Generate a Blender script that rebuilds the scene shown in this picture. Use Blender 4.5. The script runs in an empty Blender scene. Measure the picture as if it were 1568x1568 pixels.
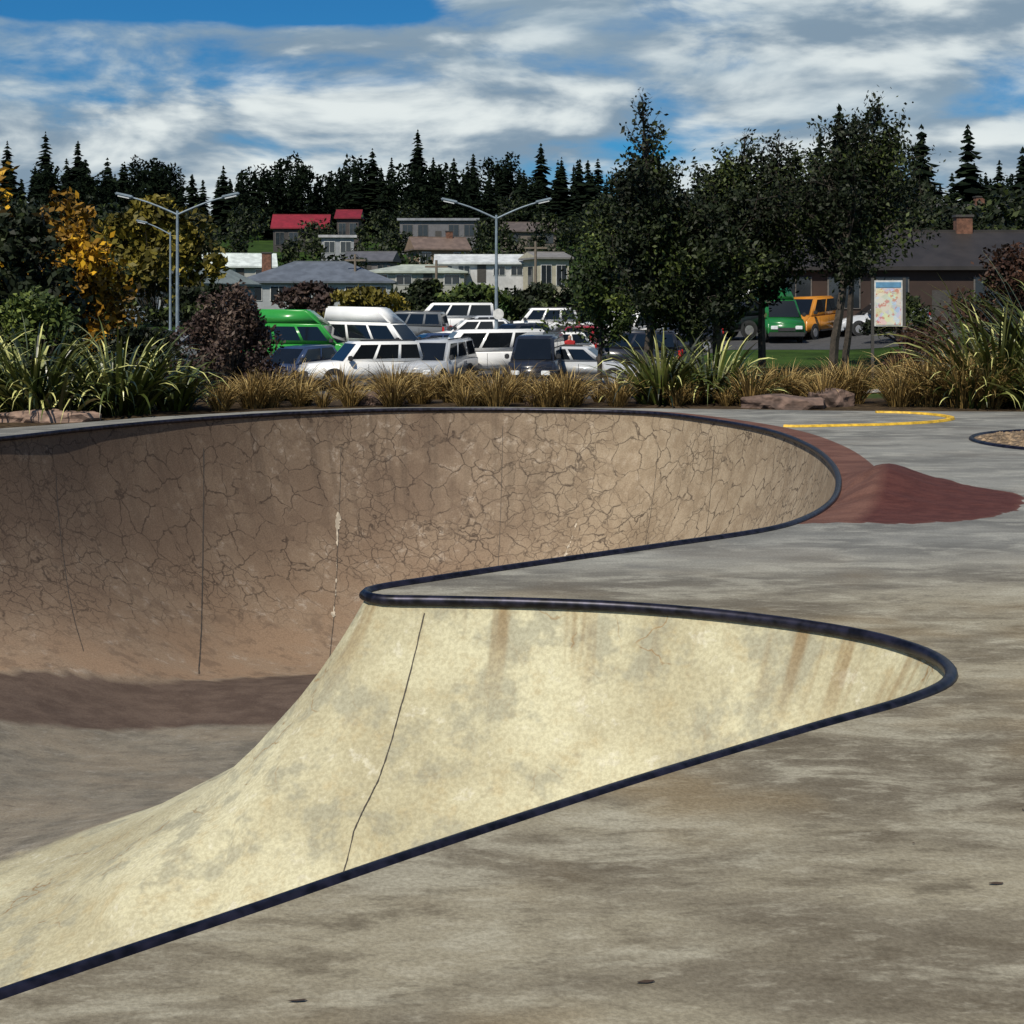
import bpy, bmesh, math, random
import numpy as np
from mathutils import Vector, Matrix
from mathutils.geometry import delaunay_2d_cdt
from mathutils.bvhtree import BVHTree
random.seed(7); rng=np.random.default_rng(7)
sc=bpy.context.scene
COL=sc.collection

# ------------------------------------------------------------------ helpers
def mesh_obj(name,verts,faces,mats=(),parent=None,smooth=False,midx=None,attrs=None):
    me=bpy.data.meshes.new(name)
    if isinstance(verts,np.ndarray): verts=verts.tolist()
    if isinstance(faces,np.ndarray): faces=faces.tolist()
    me.from_pydata(verts,[],faces)
    for m in mats: me.materials.append(m)
    if midx is not None: me.polygons.foreach_set('material_index',np.asarray(midx,dtype=np.int32))
    if smooth: me.polygons.foreach_set('use_smooth',np.ones(len(me.polygons),dtype=bool))
    if attrs:
        for k,v in attrs.items():
            a=me.attributes.new(k,'FLOAT','POINT'); a.data.foreach_set('value',np.asarray(v,dtype=np.float32))
    me.update()
    o=bpy.data.objects.new(name,me); COL.objects.link(o)
    if parent: o.parent=parent
    return o
def empty(name,loc=(0,0,0),rz=0):
    e=bpy.data.objects.new(name,None); COL.objects.link(e); e.location=loc; e.rotation_euler=(0,0,rz); e.empty_display_size=.3
    return e
def sstep(a,b,x):
    t=np.clip((np.asarray(x,float)-a)/(b-a),0,1); return t*t*(3-2*t)

class NT:
    def __init__(s,mat): s.t=mat.node_tree; s.n=s.t.nodes; s.l=s.t.links
    def add(s,ty,**kw):
        n=s.n.new(ty)
        for k,v in kw.items(): setattr(n,k,v)
        return n
    def link(s,a,b): s.l.new(a,b)
    def inp(s,sock,v):
        if isinstance(v,bpy.types.NodeSocket): s.l.new(v,sock)
        else: sock.default_value=v
    def math(s,op,a,b=0.0,clamp=False):
        n=s.add('ShaderNodeMath',operation=op,use_clamp=clamp); s.inp(n.inputs[0],a); s.inp(n.inputs[1],b); return n.outputs[0]
    def mix(s,f,a,b,blend='MIX'):
        n=s.add('ShaderNodeMix',data_type='RGBA',blend_type=blend); s.inp(n.inputs[0],f); s.inp(n.inputs[6],c4(a)); s.inp(n.inputs[7],c4(b)); return n.outputs[2]
    def noise(s,vec,scale,detail=4,rough=.55,dist=0):
        n=s.add('ShaderNodeTexNoise'); s.inp(n.inputs['Vector'],vec); n.inputs['Scale'].default_value=scale; n.inputs['Detail'].default_value=detail
        n.inputs['Roughness'].default_value=rough; n.inputs['Distortion'].default_value=dist; return n.outputs[0]
    def ramp(s,f,a,b,c=0.0,d=1.0):
        n=s.add('ShaderNodeMapRange',interpolation_type='SMOOTHSTEP'); s.inp(n.inputs[0],f); n.inputs[1].default_value=a; n.inputs[2].default_value=b; n.inputs[3].default_value=c; n.inputs[4].default_value=d; return n.outputs[0]
    def attr(s,name): return s.add('ShaderNodeAttribute',attribute_name=name).outputs['Fac']
    def scale(s,vec,v):
        n=s.add('ShaderNodeVectorMath',operation='MULTIPLY'); s.inp(n.inputs[0],vec); n.inputs[1].default_value=v; return n.outputs[0]
    def comb(s,x,y,z=0.0):
        n=s.add('ShaderNodeCombineXYZ'); s.inp(n.inputs[0],x); s.inp(n.inputs[1],y); s.inp(n.inputs[2],z); return n.outputs[0]
def c4(c):
    if isinstance(c,bpy.types.NodeSocket): return c
    return tuple(c)+(1,) if len(c)==3 else tuple(c)
def newmat(name,rough=.7,metal=0):
    m=bpy.data.materials.new(name); m.use_nodes=True; t=NT(m); b=m.node_tree.nodes['Principled BSDF']
    b.inputs['Roughness'].default_value=rough; b.inputs['Metallic'].default_value=metal
    return m,t,b
def simple(name,col,rough=.6,metal=0,var=.15,scale=6,bump=0,spec=None):
    m,t,b=newmat(name,rough,metal)
    co=t.add('ShaderNodeTexCoord').outputs['Object']
    n=t.noise(co,scale,2,.6)
    f=t.ramp(n,.3,.7,1-var,1+var)
    mx=t.add('ShaderNodeVectorMath',operation='SCALE'); mx.inputs[0].default_value=col; t.link(f,mx.inputs['Scale'])
    t.link(mx.outputs[0],b.inputs['Base Color'])
    if spec is not None: b.inputs['Specular IOR Level'].default_value=spec
    if bump:
        bp=t.add('ShaderNodeBump'); bp.inputs['Strength'].default_value=bump; bp.inputs['Distance'].default_value=.02; t.link(n,bp.inputs['Height']); t.link(bp.outputs[0],b.inputs['Normal'])
    return m
def leafmat(name,dark,mid,light,rough=.6,spec=.25):
    m,t,b=newmat(name,rough)
    a=t.attr('tint')
    c=t.mix(t.ramp(a,0,.55),dark,mid); c=t.mix(t.ramp(a,.6,1),c,light)
    t.link(c,b.inputs['Base Color']); b.inputs['Specular IOR Level'].default_value=spec
    return m

# ------------------------------------------------------------------ rim plan (metres, camera foot is the origin, +Y is away)
RIM=[(-6.44,18.7),(-5.67,20.37),(-4.65,21.87),(-3.38,23.04),(-1.92,23.75),(-.36,23.9),(1.2,23.6),(2.19,23.04),(2.98,21.5),(3.45,19.85),(3.56,17.76),
(3.41,15.8),(3.11,14.08),(2.74,12.69),(2.33,11.72),(1.95,11.15),(.98,10.32),(.067,9.58),(-.534,9.07),(-.79,8.84),(-.85,8.70),(-.76,8.56),(-.50,8.53),
(.06,8.47),(.61,8.36),(1.13,8.15),(1.60,7.84),(1.877,7.55),(2.035,7.195),(2.045,6.876),(1.95,6.63),(1.722,6.367),(1.219,5.955),(.507,5.34),(.034,4.90),
(-.365,4.517),(-.704,4.176),(-.998,3.89),(-1.253,3.64),(-2.0,2.9),(-3.2,2.1),(-5,1.5),(-7,2.0),(-9,4),(-10.3,7),(-10.4,11),(-9.4,14.2),(-7.6,16.8)]
def catmull(P,n=14):
    P=np.array(P); N=len(P); out=[]
    for i in range(N):
        p0,p1,p2,p3=P[i-1],P[i],P[(i+1)%N],P[(i+2)%N]
        a=.5
        t0=0;t1=t0+np.linalg.norm(p1-p0)**a;t2=t1+np.linalg.norm(p2-p1)**a;t3=t2+np.linalg.norm(p3-p2)**a
        for k in range(n):
            t=t1+(t2-t1)*k/n
            A1=(t1-t)/(t1-t0)*p0+(t-t0)/(t1-t0)*p1;A2=(t2-t)/(t2-t1)*p1+(t-t1)/(t2-t1)*p2;A3=(t3-t)/(t3-t2)*p2+(t-t2)/(t3-t2)*p3
            B1=(t2-t)/(t2-t0)*A1+(t-t0)/(t2-t0)*A2;B2=(t3-t)/(t3-t1)*A2+(t-t1)/(t3-t1)*A3
            out.append((t2-t)/(t2-t1)*B1+(t-t1)/(t2-t1)*B2)
    return np.array(out)
def resample(C,step,closed=True):
    if closed: C=np.vstack([C,C[:1]])
    seg=np.linalg.norm(np.diff(C,axis=0),axis=1); L=np.concatenate([[0],np.cumsum(seg)]); n=int(L[-1]/step)
    t=np.linspace(0,L[-1],n+1)[:-1] if closed else np.linspace(0,L[-1],n+1)
    return np.stack([np.interp(t,L,C[:,k]) for k in range(C.shape[1])],1),t
rc=catmull(RIM)
rim,rimu=resample(rc,.09)
NR=len(rim); RL=rimu[-1]+.09
A=rim; B=np.roll(rim,-1,0)
def rimdist(P):
    P=np.asarray(P,float); out=np.empty(len(P)); uu=np.empty(len(P))
    AB=B-A; L2=(AB**2).sum(1)
    for i in range(0,len(P),2000):
        p=P[i:i+2000,None,:]
        t=np.clip(((p-A)*AB).sum(2)/L2,0,1)
        d=np.linalg.norm(p-(A+t[...,None]*AB),axis=2); j=d.argmin(1)
        r=np.arange(len(j)); out[i:i+2000]=d[r,j]; uu[i:i+2000]=rimu[j]+t[r,j]*.09
    return out,uu
def inside(P,poly):
    P=np.asarray(P,float); x,y=P[:,0],P[:,1]; res=np.zeros(len(P),bool)
    for (x1,y1),(x2,y2) in zip(poly,np.roll(poly,-1,0)):
        c=((y1>y)!=(y2>y)); xi=(x2-x1)*(y-y1)/((y2-y1)+1e-12)+x1
        res^=(c&(x<xi))
    return res
def ptdist(V,pts): return np.concatenate([np.linalg.norm(V[i:i+2000,None,:]-pts[None],axis=2).min(1) for i in range(0,len(V),2000)])
tan=np.roll(rim,-1,0)-np.roll(rim,1,0); tan/=np.linalg.norm(tan,axis=1)[:,None]
nor=np.stack([tan[:,1],-tan[:,0]],1)
if inside(rim[:1]+nor[:1]*.05,rim)[0]==False: nor=-nor
def depth_at(x,y):
    return np.interp(y,[8.5,9.5,11,13,14.5,15.2,17.2,19.7,22,25],[1.8,1.8,1.98,2.32,2.52,2.6,2.68,3.2,3.45,3.5])*(1-.17*sstep(-3.6,-5.6,x))
def surf_from(s,x,y):
    D=depth_at(x,y); th0=np.radians(62+18*sstep(10,14,y))
    R=D/(1-np.cos(th0)); sn=np.clip(np.sin(th0)-s/R,0,1)
    return -R*(np.sqrt(1-sn**2)-np.cos(th0))

# ------------------------------------------------------------------ materials : concrete
def bowl_material():
    m,t,b=newmat('bowl_concrete',.8)
    co=t.add('ShaderNodeTexCoord').outputs['Object']
    s=t.attr('s'); u=t.attr('u'); cream=t.attr('cream'); wall=t.attr('wall'); band=t.attr('band')
    n1=t.noise(co,.9,4,.6); n2=t.noise(co,6,5,.7); n3=t.noise(co,45,2,.7); n5=t.noise(co,2.6,4,.7)
    st=t.noise(t.comb(t.math('MULTIPLY',u,4.0),t.math('MULTIPLY',s,.45)),1.0,3,.6)
    # floor
    fl=t.mix(t.ramp(n5,.35,.65),(.165,.148,.118),(.26,.230,.178))
    fl=t.mix(t.ramp(n1,.4,.62,0,.5),fl,(.30,.245,.175))
    fl=t.mix(t.ramp(n2,.54,.68,0,.5),fl,(.34,.31,.26)); fl=t.mix(t.ramp(n2,.44,.32,0,.5),fl,(.12,.10,.08))
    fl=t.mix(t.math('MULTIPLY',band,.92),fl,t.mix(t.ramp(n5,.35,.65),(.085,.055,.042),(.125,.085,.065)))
    # brown wall
    wl=t.mix(t.ramp(s,.2,2.8),(.175,.125,.088),(.305,.208,.135))
    wl=t.mix(t.ramp(n1,.38,.62,0,.5),wl,(.29,.220,.155))
    wl=t.mix(t.math('MULTIPLY',t.ramp(st,.46,.66),t.ramp(s,1.2,0.,0,.5)),wl,(.085,.062,.045))
    wl=t.mix(t.math('MULTIPLY',t.ramp(n2,.52,.70),t.ramp(n1,.42,.6,0,.7)),wl,(.44,.37,.30))
    wl=t.mix(t.ramp(n5,.48,.36,0,.5),wl,(.14,.097,.068))
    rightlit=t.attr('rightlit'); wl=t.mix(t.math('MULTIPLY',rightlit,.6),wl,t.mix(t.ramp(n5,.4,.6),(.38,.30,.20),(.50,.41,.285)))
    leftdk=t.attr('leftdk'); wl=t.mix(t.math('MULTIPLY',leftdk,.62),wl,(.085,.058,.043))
    # cream
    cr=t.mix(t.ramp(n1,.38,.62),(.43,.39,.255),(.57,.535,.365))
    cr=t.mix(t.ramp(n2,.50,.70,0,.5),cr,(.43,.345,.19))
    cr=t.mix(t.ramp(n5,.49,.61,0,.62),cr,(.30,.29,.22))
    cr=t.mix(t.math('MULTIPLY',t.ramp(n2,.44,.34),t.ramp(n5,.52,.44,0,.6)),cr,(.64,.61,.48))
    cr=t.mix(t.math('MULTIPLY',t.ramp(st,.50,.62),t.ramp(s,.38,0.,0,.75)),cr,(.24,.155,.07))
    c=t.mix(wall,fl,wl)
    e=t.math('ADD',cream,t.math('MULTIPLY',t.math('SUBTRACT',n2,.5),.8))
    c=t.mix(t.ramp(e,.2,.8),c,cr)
    # cracks
    wv=t.add('ShaderNodeTexNoise'); t.link(co,wv.inputs['Vector']); wv.inputs['Scale'].default_value=5; wv.inputs['Detail'].default_value=3
    sub=t.add('ShaderNodeVectorMath',operation='SCALE'); t.link(wv.outputs['Color'],sub.inputs[0]); sub.inputs['Scale'].default_value=.2
    ad=t.add('ShaderNodeVectorMath',operation='ADD'); t.link(co,ad.inputs[0]); t.link(sub.outputs[0],ad.inputs[1])
    def crack(scale,w):
        v=t.add('ShaderNodeTexVoronoi',feature='DISTANCE_TO_EDGE'); v.inputs['Scale'].default_value=scale; t.link(ad.outputs[0],v.inputs['Vector'])
        return t.ramp(v.outputs['Distance'],w,0.0)
    mk=t.noise(co,.6,2,.5)
    big=t.math('MULTIPLY',crack(2.5,.038),t.ramp(n5,.38,.56,.12,1))
    small=t.math('MULTIPLY',crack(4.9,.05),t.ramp(mk,.42,.55,0,.75))
    cm=t.math('MAXIMUM',big,small)
    cm=t.math('MULTIPLY',cm,t.math('MULTIPLY',wall,t.ramp(s,2.4,1.1,.04,1)))
    crc=t.math('MULTIPLY',t.math('MULTIPLY',crack(3.0,.022),t.ramp(n5,.49,.58)),t.math('MULTIPLY',cream,t.ramp(mk,.44,.54,.1,.75)))
    c=t.mix(t.math('MULTIPLY',cm,.82),c,(.042,.029,.022)); c=t.mix(crc,c,(.27,.16,.06))
    c=t.mix(t.ramp(n3,.3,.7,.0,.45),c,t.mix(1.0,c,(.50,.47,.44),'MULTIPLY'))
    t.link(c,b.inputs['Base Color'])
    bp=t.add('ShaderNodeBump'); bp.inputs['Strength'].default_value=.5; bp.inputs['Distance'].default_value=.006; t.link(n3,bp.inputs['Height']); t.link(bp.outputs[0],b.inputs['Normal'])
    b.inputs['Specular IOR Level'].default_value=.2
    return m
def deck_material():
    m,t,b=newmat('deck_concrete',.8)
    co=t.add('ShaderNodeTexCoord').outputs['Object']
    red=t.attr('red'); far=t.attr('far'); mound=t.attr('mound')
    rot=t.add('ShaderNodeMapping'); t.link(co,rot.inputs['Vector']); rot.inputs['Rotation'].default_value=(0,0,math.radians(-50)); rot.inputs['Scale'].default_value=(.6,1.35,1)
    n1=t.noise(rot.outputs[0],.9,4,.62); n2=t.noise(co,.55,3,.6); n3=t.noise(co,60,2,.7); n4=t.noise(rot.outputs[0],2.6,5,.68,.4); n6=t.noise(rot.outputs[0],9,4,.7)
    c=t.mix(t.ramp(n1,.38,.62),(.175,.150,.108),(.32,.285,.205))
    c=t.mix(t.ramp(n4,.49,.64,0,.65),c,(.42,.39,.30))
    c=t.mix(t.ramp(n4,.47,.35,0,.6),c,(.115,.093,.062))
    c=t.mix(t.ramp(n6,.52,.68,0,.40),c,(.46,.425,.33))
    c=t.mix(t.ramp(n6,.47,.33,0,.42),c,(.10,.082,.056))
    c=t.mix(t.ramp(n2,.5,.64,0,.5),c,(.27,.195,.10))
    cf=t.mix(t.ramp(n1,.38,.62),(.145,.150,.147),(.25,.257,.248))
    cf=t.mix(t.ramp(n4,.48,.64,0,.6),cf,(.37,.37,.34))
    c=t.mix(t.math('MULTIPLY',far,.78),c,cf)
    rd=t.mix(t.ramp(n4,.35,.65),(.115,.052,.038),(.18,.088,.064))
    rd=t.mix(mound,rd,t.mix(t.ramp(n6,.35,.65),(.070,.022,.018),(.105,.036,.028)))
    e=t.math('ADD',red,t.math('MULTIPLY',t.math('SUBTRACT',n3,.5),.15))
    c=t.mix(t.ramp(e,.42,.58),c,rd)
    c=t.mix(t.ramp(n3,.3,.7,.0,.5),c,t.mix(1.0,c,(.48,.46,.43),'MULTIPLY'))
    t.link(c,b.inputs['Base Color'])
    bp=t.add('ShaderNodeBump'); bp.inputs['Strength'].default_value=.45; bp.inputs['Distance'].default_value=.005
    t.link(n3,bp.inputs['Height']); t.link(bp.outputs[0],b.inputs['Normal'])
    b.inputs['Specular IOR Level'].default_value=.2
    return m
M_bowl=bowl_material(); M_deck=deck_material()
M_coping=simple('coping_steel',(.016,.015,.026),.4,.55,.7,14)
M_joint=simple('joint_sealant',(.05,.04,.032),.8)
M_patch=simple('patch_mortar',(.46,.39,.30),.85,0,.3,8)
M_yellow=simple('yellow_paint',(.62,.38,.03),.6,0,.3,12)

# ------------------------------------------------------------------ bowl
pts=[];
rp=rim.copy(); pts.append(rp)
for off in (.03,.07,.12,.19,.28,.38,.5,.64,.8,.98,1.2,1.45):
    q=rim+nor*off; stepk=1 if off<.5 else 2
    q=q[::stepk]; d,_=rimdist(q); q=q[(d>off*.985)&inside(q,rim)]; pts.append(q)
gx,gy=np.meshgrid(np.arange(-10.6,4,.2),np.arange(1.2,24.2,.2)); g=np.stack([gx.ravel(),gy.ravel()],1)+rng.uniform(-.03,.03,(gx.size,2))
g=g[inside(g,rim)]; d,_=rimdist(g); g=g[d>1.5]; pts.append(g)
gx,gy=np.meshgrid(np.arange(-1.5,2.3,.09),np.arange(4,9.5,.09)); g=np.stack([gx.ravel(),gy.ravel()],1)+rng.uniform(-.012,.012,(gx.size,2))
g=g[inside(g,rim)]; d,_=rimdist(g); g=g[(d>.9)&(d<1.5)]; pts.append(g)
P=np.vstack(pts)
def cdt(P,closed_loops):
    edges=[]
    for (a,n) in closed_loops: edges+= [(a+i,a+(i+1)%n) for i in range(n)]
    r=delaunay_2d_cdt([Vector(p) for p in P],edges,[],0,1e-5,False)
    V=np.array([tuple(v) for v in r[0]]); F=np.array([f for f in r[2] if len(f)==3]); return V,F
def relax(z,F,w,its):
    E=np.unique(np.sort(np.vstack([F[:,[0,1]],F[:,[1,2]],F[:,[2,0]]]),1),axis=0); n=len(z)
    for it in range(its):
        acc=np.zeros(n); cnt=np.zeros(n)
        np.add.at(acc,E[:,0],z[E[:,1]]); np.add.at(acc,E[:,1],z[E[:,0]]); np.add.at(cnt,E[:,0],1); np.add.at(cnt,E[:,1],1)
        z=z+w*.6*(acc/np.maximum(cnt,1)-z)
    return z
V,F=cdt(P,[(0,NR)])
cen=V[F].mean(1); F=F[inside(cen,rim)]
s,u=rimdist(V); z=surf_from(s,V[:,0],V[:,1])
z=relax(z,F,sstep(.7,1.3,s)*((V[:,1]<8.3)|((s>3.2))),8)
x_,y_=V[:,0],V[:,1]
pen=rim[(rim[:,1]<11.2)&(rim[:,0]>-1.4)&(rim[:,1]>3.4)]
dp=ptdist(V,pen)
farrim=rim[(rim[:,1]>11.4)|(rim[:,0]<-5.5)]; df=ptdist(V,farrim)
yb=np.minimum(9.75+.72*(x_+2.3),10.0)
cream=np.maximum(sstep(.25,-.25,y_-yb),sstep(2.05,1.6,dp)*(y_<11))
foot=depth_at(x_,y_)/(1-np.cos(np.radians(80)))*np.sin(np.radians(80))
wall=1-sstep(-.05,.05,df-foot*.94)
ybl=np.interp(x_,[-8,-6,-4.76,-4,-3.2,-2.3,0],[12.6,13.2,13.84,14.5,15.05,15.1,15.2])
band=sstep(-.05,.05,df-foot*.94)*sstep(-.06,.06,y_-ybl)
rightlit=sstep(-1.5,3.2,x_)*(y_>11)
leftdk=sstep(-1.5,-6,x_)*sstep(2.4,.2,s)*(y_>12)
skate_bowl=empty('skate_bowl')
V3=np.column_stack([V,z])
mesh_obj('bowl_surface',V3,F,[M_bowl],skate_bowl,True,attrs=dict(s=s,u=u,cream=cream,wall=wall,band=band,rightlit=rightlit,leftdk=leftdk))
bvh=BVHTree.FromPolygons(V3.tolist(),F.tolist())
def surf(P):
    out=[]
    for x,y in P:
        h=bvh.ray_cast(Vector((x,y,1)),Vector((0,0,-1))); out.append(h[0].z if h[0] else -.02)
    return np.array(out)

def sweep(name,C,r,mat,parent=None,closed=True,zs=None,seg=10,flat=1.0):
    n=len(C); T=np.roll(C,-1,0)-np.roll(C,1,0)
    if not closed: T[0]=C[1]-C[0]; T[-1]=C[-1]-C[-2]
    T/=np.linalg.norm(T,axis=1)[:,None]; N=np.stack([T[:,1],-T[:,0]],1)
    vs=[];zz=np.zeros(n) if zs is None else zs
    for k in range(seg):
        a=2*math.pi*k/seg
        vs.append(np.column_stack([C+N*r*math.cos(a),zz+r*flat*math.sin(a)]))
    vs=np.stack(vs,1).reshape(-1,3); fs=[]
    for i in range(n if closed else n-1):
        j=(i+1)%n
        for k in range(seg): fs.append((i*seg+k,i*seg+(k+1)%seg,j*seg+(k+1)%seg,j*seg+k))
    return mesh_obj(name,vs,fs,[mat],parent,True)
sweep('coping',rim+nor*.016,.031,M_coping,skate_bowl,True,.0-.016*sstep(7,5.5,rim[:,1]),12)

def ribbon(name,A_,B_,w0,mat,jit=0,lift=.005,bend=0):
    a=np.array(A_);b_=np.array(B_); n=110; t=np.linspace(0,1,n)[:,None]; C=a+(b_-a)*t
    d=(b_-a)/np.linalg.norm(b_-a); nn=np.array([d[1],-d[0]])
    C=C+nn*(bend*np.sin(np.pi*t)) 
    if jit: C=C+nn*(np.cumsum(rng.normal(0,jit*.25,(n,1)),0))
    else: C=C+nn*(np.cumsum(rng.normal(0,.0009,(n,1)),0))
    wd=w0*rng.uniform(.6,1.2,(n,1)); wd2=wd
    if jit:
        base=np.clip(np.convolve(rng.normal(0,1,n),np.ones(7)/3.5,'same')+.35,0,2)[:,None]; wd=w0*base*rng.uniform(.4,1.4,(n,1)); wd2=w0*base*rng.uniform(.4,1.4,(n,1))
    L=C+nn*wd;R=C-nn*wd2
    zl=surf(L)+lift; zr=surf(R)+lift
    vs=np.vstack([np.column_stack([L,zl]),np.column_stack([R,zr])])
    fs=[(i,i+1,n+i+1,n+i) for i in range(n-1)]
    mesh_obj(name,vs,fs,[mat],skate_bowl)
ribbon('joint_1',(-4.53,21.85),(-3.77,17.9),.008,M_joint)
ribbon('joint_2',(-2.68,23.3),(-2.45,19.9),.005,M_joint)
ribbon('joint_3',(-.15,23.83),(-.3,20.3),.004,M_joint)
ribbon('joint_4',(2.24,22.8),(1.3,19.6),.004,M_joint)
ribbon('joint_5',(2.93,21.5),(2.1,18.4),.004,M_joint)
ribbon('joint_6',(-5.95,19.4),(-4.9,17.0),.005,M_joint)
ribbon('joint_hip',(-.50,8.49),(-1.0,7.1),.0035,M_joint,bend=.02)
ribbon('mortar_patch_1',(-2.66,22.8),(-2.5,21.0),.016,M_patch,.012,.012)
ribbon('mortar_patch_2',(1.03,22.95),(.42,21.9),.020,M_patch,.012,.014)
ribbon('mortar_patch_3',(-.35,22.0),(-.5,21.4),.012,M_patch,.012,.012)

# ------------------------------------------------------------------ deck
DK=np.array([(-18,-8),(20,-8),(20,23.2),(8,23.4),(5.2,23.6),(3.0,24.05),(1.2,24.25),(-.4,24.5),(-2.2,24.35),(-3.9,23.6),(-5.4,22.3),(-6.5,20.8),(-8.2,18.9),(-18,18.5)],float)
dko,_=resample(DK,.5)
pts=[rim]; n0=NR; pts.append(dko)
for off in (.04,.1,.18,.26,.32,.38,.44,.5,.58,.66,.75,.85,1.0,1.2,1.45,1.8):
    q=rim-nor*off; q=q[::(1 if off<.9 else 2)]; d,_=rimdist(q); q=q[(d>off*.985)&~inside(q,rim)&inside(q,DK)]; pts.append(q)
gx,gy=np.meshgrid(np.arange(-17.7,19.8,.5),np.arange(-7.7,25,.5)); g=np.stack([gx.ravel(),gy.ravel()],1)+rng.uniform(-.05,.05,(gx.size,2))
g=g[inside(g,DK)&~inside(g,rim)]; d,_=rimdist(g); g=g[d>.7]; pts.append(g)
gx,gy=np.meshgrid(np.arange(2,6.5,.1),np.arange(10,17,.1)); g=np.stack([gx.ravel(),gy.ravel()],1)+rng.uniform(-.01,.01,(gx.size,2))
g=g[inside(g,DK)&~inside(g,rim)]; d,_=rimdist(g); g=g[d>1.0]; pts.append(g)
P=np.vstack(pts); V,F=cdt(P,[(0,NR),(NR,len(dko))])
cen=V[F].mean(1); F=F[inside(cen,DK)&~inside(cen,rim)]
s,u=rimdist(V); x_,y_=V[:,0],V[:,1]
pk=rim[(rim[:,0]>0)&(rim[:,1]>11.4)]
dm=ptdist(V,pk)
env=np.exp(-((y_-13.45)/1.05)**2)*sstep(1.5,2.4,x_)
prof=np.where(dm<.40,sstep(0,.44,dm),.62*np.exp(-(dm-.40)/.24)+.38*np.exp(-(dm-.40)/.65))
zz=env*.32*prof*sstep(2.6,1.6,dm)
zz=relax(zz,F,sstep(.04,.16,s)*(y_>9)*(x_>1.5)*(y_<18),9)
zz=np.where(s<1e-4,0,zz)
ell=((x_-2.9)/1.62)**2+((y_-13.6)/2.15)**2
mnd=sstep(1.04,.96,ell)*(x_>2.2)*(y_>11.45)*sstep(.06,-.06,y_-(14.5-1.15*(x_-3.3)))
foot_r=np.maximum(sstep(.06,-.06,dm-.40)*(y_>11.5)*(y_<24.5), mnd)
mound=mnd*sstep(.34,.42,dm)
far=sstep(7.5,10.5,y_-.12*x_)
mesh_obj('concrete_deck',np.column_stack([V,zz]),F,[M_deck],None,True,attrs=dict(red=foot_r,far=far,mound=mound))

M_debris=simple('leaf_debris',(.05,.03,.018),.9)
vs=[];fs=[]
for i in range(60):
    cx,cy=rng.uniform(-3,5),rng.uniform(3.6,12)
    if i<3: cx,cy=[(1.42,4.35),(.34,3.72),(-.52,3.62)][i]
    if inside(np.array([[cx,cy]]),rim)[0] or rimdist([[cx,cy]])[0][0]<.1: continue
    r=rng.uniform(.003,.008) if i>2 else .02; a=rng.uniform(0,3.14) if i>2 else .1; k=len(vs)
    for j in range(7):
        b_=j*math.pi/3.5; ex=r*math.cos(b_)*rng.uniform(.6,1.7); ey=r*.3*math.sin(b_)*rng.uniform(.6,1.5)
        vs.append((cx+ex*math.cos(a)-ey*math.sin(a),cy+ex*math.sin(a)+ey*math.cos(a),.004+rng.uniform(0,.003)))
    fs.append(tuple(range(k,k+7)))
mesh_obj('fallen_leaves',vs,fs,[M_debris])

# ------------------------------------------------------------------ terrain
def terrain(x,y):
    x=np.asarray(x,float);y=np.asarray(y,float)
    z=np.interp(y,[-3000,26,29,44,56,85,130,170,230,330,450,700,3000],[-.03,-.03,-.15,-1.5,-1.5,-.2,.95,3.4,9,17,25,27,27])
    z=z+.85*sstep(6,9.5,x)*sstep(30,44,y)*(1-sstep(70,100,y))
    z=z+.6*sstep(14,22,x)*sstep(26,34,y)*(1-sstep(70,100,y))
    z=z+np.where(y>110,np.sin(x*.03+y*.01)*.8*sstep(110,200,y),0)
    return z
def axis(parts):
    out=[]
    for a,b_,st in parts: out+=list(np.arange(a,b_-1e-6,st))
    out.append(parts[-1][1]); return np.array(out)
xs=axis([(-3000,-600,300),(-600,-200,50),(-200,-60,10),(-60,-20,2.5),(-20,-8,.5),(-8,4,.25),(4,22,.5),(22,62,2.5),(62,202,10),(202,602,50),(602,3002,300)])
ys=axis([(-600,-100,100),(-100,-10,10),(-10,16,.5),(16,26,.25),(26,32,.5),(32,60,1),(60,100,2),(100,260,5),(260,500,15),(500,900,50),(900,4000,300)])
GX,GY=np.meshgrid(xs,ys); TV=np.column_stack([GX.ravel(),GY.ravel(),terrain(GX,GY).ravel()])
dd=np.full(len(TV),9.); near=(np.abs(TV[:,0])<24)&(TV[:,1]>-12)&(TV[:,1]<34)
dd[near]=rimdist(TV[near,:2])[0]; ins=np.zeros(len(TV),bool); ins[near]=inside(TV[near,:2],rim)
bad=ins|(dd<.05)
nx=len(xs); I=np.arange((len(ys)-1)*(nx-1)); r_=I//(nx-1); c_=I%(nx-1); q0=r_*nx+c_
TF=np.column_stack([q0,q0+1,q0+nx+1,q0+nx]); TFk=TF[~bad[TF].any(1)]
m,t,b=newmat('ground_grass',.95)
co=t.add('ShaderNodeTexCoord').outputs['Object']
n=t.noise(co,.35,4,.6); n2=t.noise(co,9,3,.7); soil=t.attr('soil')
c=t.mix(t.ramp(n,.35,.65),(.016,.034,.006),(.040,.078,.013)); c=t.mix(t.ramp(n2,.4,.7,0,.5),c,(.02,.035,.008))
c=t.mix(soil,c,t.mix(t.ramp(n2,.35,.65),(.025,.017,.011),(.08,.055,.03))); t.link(c,b.inputs['Base Color']); b.inputs['Specular IOR Level'].default_value=.1
M_ground=m
soil=sstep(37,32,TV[:,1])*(1-sstep(8,11,TV[:,0])*sstep(26,29,TV[:,1]))
mesh_obj('ground',TV,TFk,[M_ground],None,True,attrs=dict(soil=soil))
M_asph=simple('asphalt',(.05,.05,.052),.9,0,.2,3)
mk=(TV[:,0]>=-46)&(TV[:,0]<=30)&(TV[:,1]>=46)&(TV[:,1]<=94)
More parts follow.
